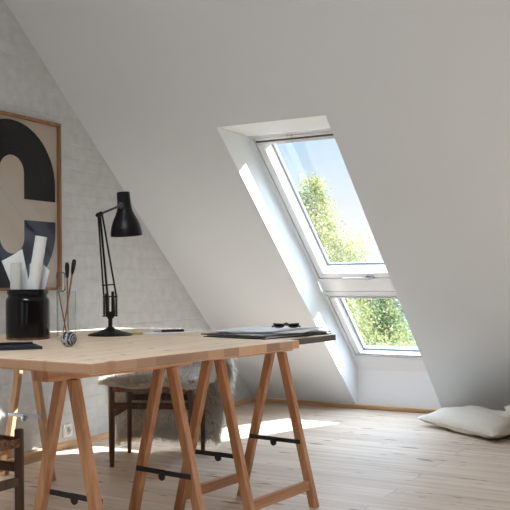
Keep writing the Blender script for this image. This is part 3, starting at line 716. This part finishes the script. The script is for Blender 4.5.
# tablet / notebook at the left edge
nb = empty('notebook', (1.10, -4.05, TZ)); off = (1.10, -4.05, TZ)
d1 = Vector((1.282-1.158, -4.137+3.836, 0)); a_ = rad(-60)
e2 = Vector((.80, -.60, 0)).normalized(); e1 = Vector((-.60, -.80, 0)); NB = Vector((1.160, -3.840, 0))
m = MB(); m.prism([NB + Vector((0, 0, TZ)), NB+e1*.235+Vector((0, 0, TZ)), NB+e1*.235+e2*.20+Vector((0, 0, TZ)), NB+e2*.20+Vector((0, 0, TZ))], (0, 0, .011)); m.build('cover', M['navy'], nb, off, bevel=.002)
m = MB(); k_ = NB+e1*.01+e2*.035; m.tube([k_+Vector((0, 0, TZ+.0155)), k_+e1*.15+Vector((0, 0, TZ+.0155))], .004, 10); m.build('elastic_pen_loop', M['blackmatt'], nb, off, smooth=True)
tag(nb, 'dark blue-black notebook lying flat at the near left edge of the desktop', 'notebook')

def flat(name, pts, z, th, mat, label, cat, group=None):
    m = MB(); m.prism([(x, y, z) for x, y in pts], (0, 0, th)); return tag(m.build(name, mat, off=(pts[0][0], pts[0][1], z)), label, cat, group)
flat('paper_sheet', [(1.00, -3.015), (1.175, -2.975), (1.215, -2.70), (1.07, -2.70)], TZ, .0015, M['paper'], 'single white sheet under the black pen between lamp and paper stack', 'paper')
def pen(a, b_, r, mat, label, cap=None, name='pen'):
    a = Vector(a); b_ = Vector(b_); root = empty(name, a)
    m = MB(); m.tube([a, a.lerp(b_, .03), a.lerp(b_, .97), b_], r, 12, r_list=[r*.7, r, r, r*.7]); m.build('barrel', mat, root, a, smooth=True)
    if cap:
        d = (a-b_).normalized(); m = MB(); m.tube([a+d*.0, a+d*.03, a+d*.045], r*.9, 12, r_list=[r*.9, r*.8, r*.3]); m.build('tip', cap, root, a, smooth=True)
    return tag(root, label, 'pen')
pen((1.085, -2.872, TZ+.0085), (1.165, -2.790, TZ+.0085), .0068, M['blackmatt'], 'thick black pen with a pale tip lying on the single white sheet', M['silver'])
pen((.860, -3.060, TZ+.006), (.915, -3.025, TZ+.006), .006, M['navy'], 'short dark pen stub lying behind the lamp base', None)
m = MB(); Y_ = Vector((1.065, -3.085, TZ)); m.prism([Y_, Y_+RV*.045-FV*.01, Y_+RV*.05+FV*.03, Y_+RV*.01+FV*.035], (0, 0, .010))
tag(m.build('eraser', M['yellow'], off=Y_, bevel=.003), 'small yellow eraser lying right beside the lamp base', 'eraser')

# stack of drawings: a black portfolio and sheets on it
GS = 'sheets in the stack at the far end of the desk'
def rot_rect(cx, cy, w, h, a):
    a = rad(a); ca, sa = cos(a), sin(a); return [(cx+x*ca-y*sa, cy+x*sa+y*ca) for x, y in ((-w/2, -h/2), (w/2, -h/2), (w/2, h/2), (-w/2, h/2))]
z = TZ
po = empty('portfolio', (1.68, -2.86, TZ)); off = (1.68, -2.86, TZ)
m = MB(); m.prism([(x, y, z) for x, y in rot_rect(1.69, -2.865, .36, .50, -10)], (0, 0, .004)); m.build('cover', M['folder'], po, off)
m = MB(); m.prism([(x, y, z+.004) for x, y in rot_rect(1.685, -2.86, .34, .47, -9)], (0, 0, .006)); m.build('pages', M['paper_cream'], po, off)
m = MB(); m.prism([(x, y, z+.010) for x, y in rot_rect(1.68, -2.865, .365, .50, -12)], (0, 0, .004)); m.build('cover', M['folder'], po, off)
tag(po, 'black portfolio folder at the bottom of the paper stack by the roof window', 'folder')
z += .0142
labs = ['white sheet directly on the black portfolio, its edge jutting left', 'cool white sheet in the middle of the stack, turned slightly', 'white sheet near the top of the stack, reaching furthest right', 'top pale sheet of the stack under the folded spectacles']
for k, (cx, cy, w_, h_, a_) in enumerate(((1.66, -2.83, .36, .44, -14), (1.665, -2.80, .34, .42, 4), (1.70, -2.80, .36, .44, 12), (1.64, -2.84, .32, .40, -3))):
    # gently curled sheet
    m = MB(); n = 8; vs = []; fs = []; P = [Vector((x, y, 0)) for x, y in rot_rect(cx, cy, w_, h_, a_)]
    for i in range(n+1):
        for j in range(n+1):
            u, v = i/n, j/n; p = P[0]*(1-u)*(1-v)+P[1]*u*(1-v)+P[2]*u*v+P[3]*(1-u)*v
            vs.append(p + Vector((0, 0, z + .007*max(0, abs(u-.5)*2-.6)**1.5 + .010*max(0, v-.7))))
    for i in range(n):
        for j in range(n): fs.append((i*(n+1)+j, (i+1)*(n+1)+j, (i+1)*(n+1)+j+1, i*(n+1)+j+1))
    m.add(vs, fs); o = m.build('paper_sheet', M['paper_blue'] if k % 2 else M['paper'], off=(cx, cy, z), smooth=True)
    md = o.modifiers.new('thick', 'SOLIDIFY'); md.thickness = .0018; md.offset = 1
    tag(o, labs[k], 'paper', GS); z += .0042
# folded spectacles
sp = empty('spectacles', (1.735, -2.775, z+.001)); off = Vector((1.735, -2.775, z+.001))
def E_(u, f, h): return off + RV*u + FV*f + Vector((0, 0, h))
m = MB()
for c_ in (-.034, .034):
    pts = [E_(c_+.024*cos(2*pi*i/16), 0, .010+.008*sin(2*pi*i/16)) for i in range(17)]; m.tube(pts, .0030, 8, cap=False)
m.tube([E_(-.010, 0, .018), E_(0, 0, .023), E_(.010, 0, .018)], .003, 8); m.build('rims', M['blackmatt'], sp, off, smooth=True)
for sd, f in ((-1, .008), (1, .014)):
    m = MB(); m.tube([E_(sd*.058, 0, .018), E_(sd*.060, f, .018), E_(sd*.03, f+.004, .016), E_(-sd*.05, f+.004, .010), E_(-sd*.068, f+.004, .004)], .0038, 8); m.build('temple', M['blackmatt'], sp, off, smooth=True)
for c_ in (-.034, .034):
    m = MB(); m.prism([E_(c_+.022*cos(2*pi*i/16), -.0005, .010+.006*sin(2*pi*i/16)) for i in range(16)], FV*.001); m.build('lens', glass_mat('dark_lens', (.12, .12, .13), .04), sp, off)
tag(sp, 'folded black spectacles lying on top of the paper stack', 'spectacles')

# ------------------------------------------------------------------ floor cushions
def pillow(label, loc, rot, hw, hd, th, name='cushion'):
    n = 34; m = MB(); vs = []; fs = []; rnd = random.Random(len(label))
    ph = [rnd.uniform(0, 6) for _ in range(4)]
    def P(i, j, sg):
        u = -1+2*i/n; v = -1+2*j/n
        # corners stay pointed, sides draw in
        x = u*hw*(1-.07*(1-v*v)**1*abs(u)**2*1.2); y = v*hd*(1-.07*(1-u*u)*abs(v)**2*1.2)
        t = max(0, (1-abs(u)**2.6))**.46*max(0, (1-abs(v)**2.6))**.46
        wr = .006*sin(7*u+5*v+ph[0])*t + .004*sin(13*v-4*u+ph[1])*t + .004*sin(16*u+ph[2])*(1-t)*t*3
        return Vector((x, y, sg*th/2*t*(1 if sg > 0 else .75) + wr))
    for sg in (1, -1):
        k0 = len(vs)
        for i in range(n+1):
            for j in range(n+1): vs.append(P(i, j, sg))
        for i in range(n):
            for j in range(n): fs.append((k0+i*(n+1)+j, k0+(i+1)*(n+1)+j, k0+(i+1)*(n+1)+j+1, k0+i*(n+1)+j+1))
    m.add(vs, fs); root = empty(name, loc); root.rotation_euler = rot
    m.build('cover', M['linen'], root, smooth=True, flat_ang=80)
    e = MB(); pts = []
    for k in range(4):
        for t_ in range(12):
            s_ = t_/12*n; i, j = [(s_, 0), (n, s_), (n-s_, n), (0, n-s_)][k]; pts.append(P(i, j, 1))
    pts.append(pts[0]); e.tube(pts, .0028, 6, cap=False); e.build('seam', M['linen'], root, smooth=True)
    return tag(root, label, 'cushion', 'linen cushions on the floor')
pillow('large natural linen cushion lying on the floor against the sloping wall', (2.065, -.635, .062), (rad(3), 0, rad(-36)), .40, .22, .165)
pillow('linen cushion cut off by the right edge of the picture, propped on the other cushion', (2.60, -.80, .148), (rad(1), rad(5), rad(8)), .34, .19, .12)

# ------------------------------------------------------------------ outdoors
g = MB(); g.box((-60, 1, -3.3), (60, 90, -3.2)); struct(g.build('ground', M['grass']))
def leafy(name, base, H, crown, nleaf, size, mat, label, cat='tree', seed=1, trunk_r=.12, kind='round'):
    rnd = random.Random(seed); base = Vector(base); t = empty(name, base); m = MB()
    top = base+Vector((0, 0, H))
    m.tube([base, base+Vector((.05, 0, H*.4)), base+Vector((-.03, .02, H*.75)), top - Vector((0, 0, .15))], .1, 10, r_list=[trunk_r, trunk_r*.75, trunk_r*.4, .012])
    br = []
    nb = 110 if kind == 'round' else 90
    for i in range(nb):
        h = crown[0] + (1-crown[0])*((i+.5)/nb); a = i*2.4+rnd.uniform(-.4, .4)
        f = (h-crown[0])/(1-crown[0])
        if kind == 'round': rr = crown[1]*((1.02-f)**1.0)*(.55+.45*min(1, f*5))*rnd.uniform(.6, 1.1); rise = rr*.55
        else: rr = crown[1]*(1-f)**.9*rnd.uniform(.8, 1.1); rise = -rr*.28
        p0 = base+Vector((0, 0, h*H - max(rise, 0)*.6)); p1 = base+Vector((cos(a)*rr, sin(a)*rr, h*H+rise*.6))
        br.append((p0, p1)); m.tube([p0, p0.lerp(p1, .5)+Vector((0, 0, rr*.06)), p1], .01, 5, r_list=[.02, .012, .004])
    m.build('trunk', M['bark'], t, base, smooth=True)
    L_ = MB()
    wts = [.15+(b_-a_).length for a_, b_ in br]
    for _ in range(nleaf):
        p0, p1 = rnd.choices(br, wts)[0]; w = rnd.random()**.6; p = p0.lerp(p1, .15+.88*w)
        sp_ = (.09 if kind == 'round' else .10)*crown[1]*(.35+.65*(p0-p1).length/crown[1] if kind == 'round' else 1)
        p = p + Vector((rnd.gauss(0, sp_), rnd.gauss(0, sp_), rnd.gauss(0, sp_*.8)))
        a = Vector((rnd.gauss(0, 1), rnd.gauss(0, 1), rnd.gauss(0, 1))).normalized(); b_ = a.cross(Vector((rnd.gauss(0, 1), rnd.gauss(0, 1), rnd.gauss(0, 1)))).normalized()
        s = size*rnd.uniform(.6, 1.3)
        if kind != 'round':
            out = (p1-p0).normalized(); a = (out + a*.5).normalized(); L_.add([p-b_*s*.25, p+b_*s*.25, p+a*s*1.6-Vector((0, 0, s*.4))], [(0, 1, 2)])
        else: L_.add([p-a*s*.6, p+b_*s*.35, p+a*s*.6, p-b_*s*.35], [(0, 1, 2, 3)])
    me = bpy.data.meshes.new('foliage'); me.from_pydata([v-base for v in L_.v], [], L_.f); me.materials.append(mat)
    f = bpy.data.objects.new('foliage', me); COL.objects.link(f); f.parent = t; f['kind'] = 'stuff'
    return tag(t, label, cat, 'trees outside the roof window')
leafy('birch_tree', (-2.93, 7.25, -3.2), 6.0, (.12, 2.6), 80000, .040, M['birchleaf'], 'tall yellow-green birch filling the left of the roof window', seed=4)
leafy('birch_tree', (-3.3, 11.6, -3.2), 4.0, (.10, 1.9), 26000, .06, M['birchleaf2'], 'lower green leafy tree behind the birch, seen in the lower pane', seed=9)
leafy('spruce_tree', (-4.25, 14.6, -3.2), 3.85, (.06, 1.35), 14000, .12, M['needle'], 'blue-green spruce right of the birch in the lower pane', seed=5, kind='cone')
leafy('spruce_tree', (-2.9, 22.0, -3.2), 3.75, (.06, 1.6), 12000, .14, M['needle'], 'smaller distant spruce at the far right of the lower pane', seed=6, kind='cone')
leafy('spruce_tree', (-6.6, 19.0, -3.2), 4.1, (.06, 1.6), 12000, .14, M['needle'], 'distant spruce showing between birch and nearer spruce', seed=8, kind='cone')

# ------------------------------------------------------------------ light
w = bpy.data.worlds.new('sky'); bpy.context.scene.world = w; w.use_nodes = True; nt = w.node_tree; N = nt.nodes.new; L = nt.links.new
bg = nt.nodes['Background']; tc = N('ShaderNodeTexCoord'); sx = N('ShaderNodeSeparateXYZ'); L(tc.outputs['Generated'], sx.inputs[0])
cr = N('ShaderNodeValToRGB'); e = cr.color_ramp.elements
e[0].position = 0; e[0].color = (1.0, 1.0, 1.0, 1); e[1].position = .55; e[1].color = (.62, .78, 1.0, 1)
x = e.new(.04); x.color = (.98, .99, 1, 1); x = e.new(.15); x.color = (.56, .78, 1.0, 1)
nz = N('ShaderNodeTexNoise'); nz.inputs['Scale'].default_value = 3; nz.inputs['Detail'].default_value = 5; L(tc.outputs['Generated'], nz.inputs['Vector'])
ad = N('ShaderNodeMath'); ad.operation = 'MULTIPLY_ADD'; ad.inputs[1].default_value = -.10; L(nz.outputs['Fac'], ad.inputs[0])
a5 = N('ShaderNodeMath'); a5.operation = 'ADD'; a5.inputs[1].default_value = .05; L(sx.outputs['Z'], a5.inputs[0]); L(a5.outputs[0], ad.inputs[2])
L(ad.outputs[0], cr.inputs['Fac']); L(cr.outputs['Color'], bg.inputs['Color']); mr = N('ShaderNodeMapRange'); mr.interpolation_type = 'SMOOTHSTEP'; mr.inputs['From Min'].default_value = .22; mr.inputs['From Max'].default_value = .75
mr.inputs['To Min'].default_value = .62; mr.inputs['To Max'].default_value = 6.8; L(sx.outputs['Z'], mr.inputs['Value']); L(mr.outputs[0], bg.inputs['Strength'])
sun = bpy.data.lights.new('sun', 'SUN'); sun.energy = 16; sun.angle = rad(.6); sun.color = (1, .995, .985)
so_ = bpy.data.objects.new('sun', sun); COL.objects.link(so_)
sd = Vector((-.435, -.655, -.50)).normalized(); so_.rotation_euler = sd.to_track_quat('-Z', 'Y').to_euler(); so_.location = (5, 12, 9)
def fill_lamp(name, p, nrm, sx_, sy_, e, col):  # area lamp added at an opening to boost the light coming in
    l = bpy.data.lights.new(name, 'AREA'); l.shape = 'RECTANGLE'; l.size = sx_; l.size_y = sy_; l.energy = e; l.color = col
    o = bpy.data.objects.new(name, l); COL.objects.link(o); o.location = p
    z_ = -Vector(nrm).normalized(); x_ = Vector((1, 0, 0)); y_ = z_.cross(x_); o.rotation_euler = Matrix((x_, y_, z_)).transposed().to_euler()
for a, b_ in rw: fill_lamp('rear_fill', RP((a+b_)/2, (S1+S2)/2, .05), (0, sA, -cA), b_-a-.1, S2-S1-.12, 1, (.88, .94, 1))
fill_lamp('rooflight_fill', Vector(((KX0+KX1)/2, (KY0+KY1)/2, ZT+.04)), (0, 0, -1), KX1-KX0-.14, KY1-KY0-.14, 28, (.97, .985, 1))  # added overhead lamp, brightens the desk from above
for a, b_ in ((X2L, X2R), (X3L, X3R)): fill_lamp('roof_window_fill', SP((a+b_)/2, 1.4, D0+.16), (0, -sA, -cA), b_-a-.1, 2.1, 8, (.88, .95, 1))  # added lamps outside the side windows, brighten floor and gable

# ------------------------------------------------------------------ camera
yaw = rad(29.5); roll = math.atan2(13, 2020); F = Vector((-sin(yaw), cos(yaw), 0)); R = Vector((cos(yaw), sin(yaw), 0)); Z = Vector((0, 0, 1))
Rr = R*cos(roll) - Z*sin(roll); Ur = Z*cos(roll) + R*sin(roll)
cam = bpy.data.cameras.new('camera'); co = bpy.data.objects.new('camera', cam); COL.objects.link(co)
mt = Matrix((Rr, Ur, -F)).transposed().to_4x4(); mt.translation = Vector((3.617, -6.397, 1.0)); co.matrix_world = mt
cam.sensor_width = 36; cam.lens = 36*866/510; cam.shift_y = 28.15/510; cam.clip_start = .05; cam.clip_end = 300
sc = bpy.context.scene; sc.camera = co
sc.view_settings.view_transform = 'Standard'; sc.view_settings.look = 'None'; sc.view_settings.gamma = 1; sc.view_settings.use_curve_mapping = False
sc.view_settings.exposure = 0.68
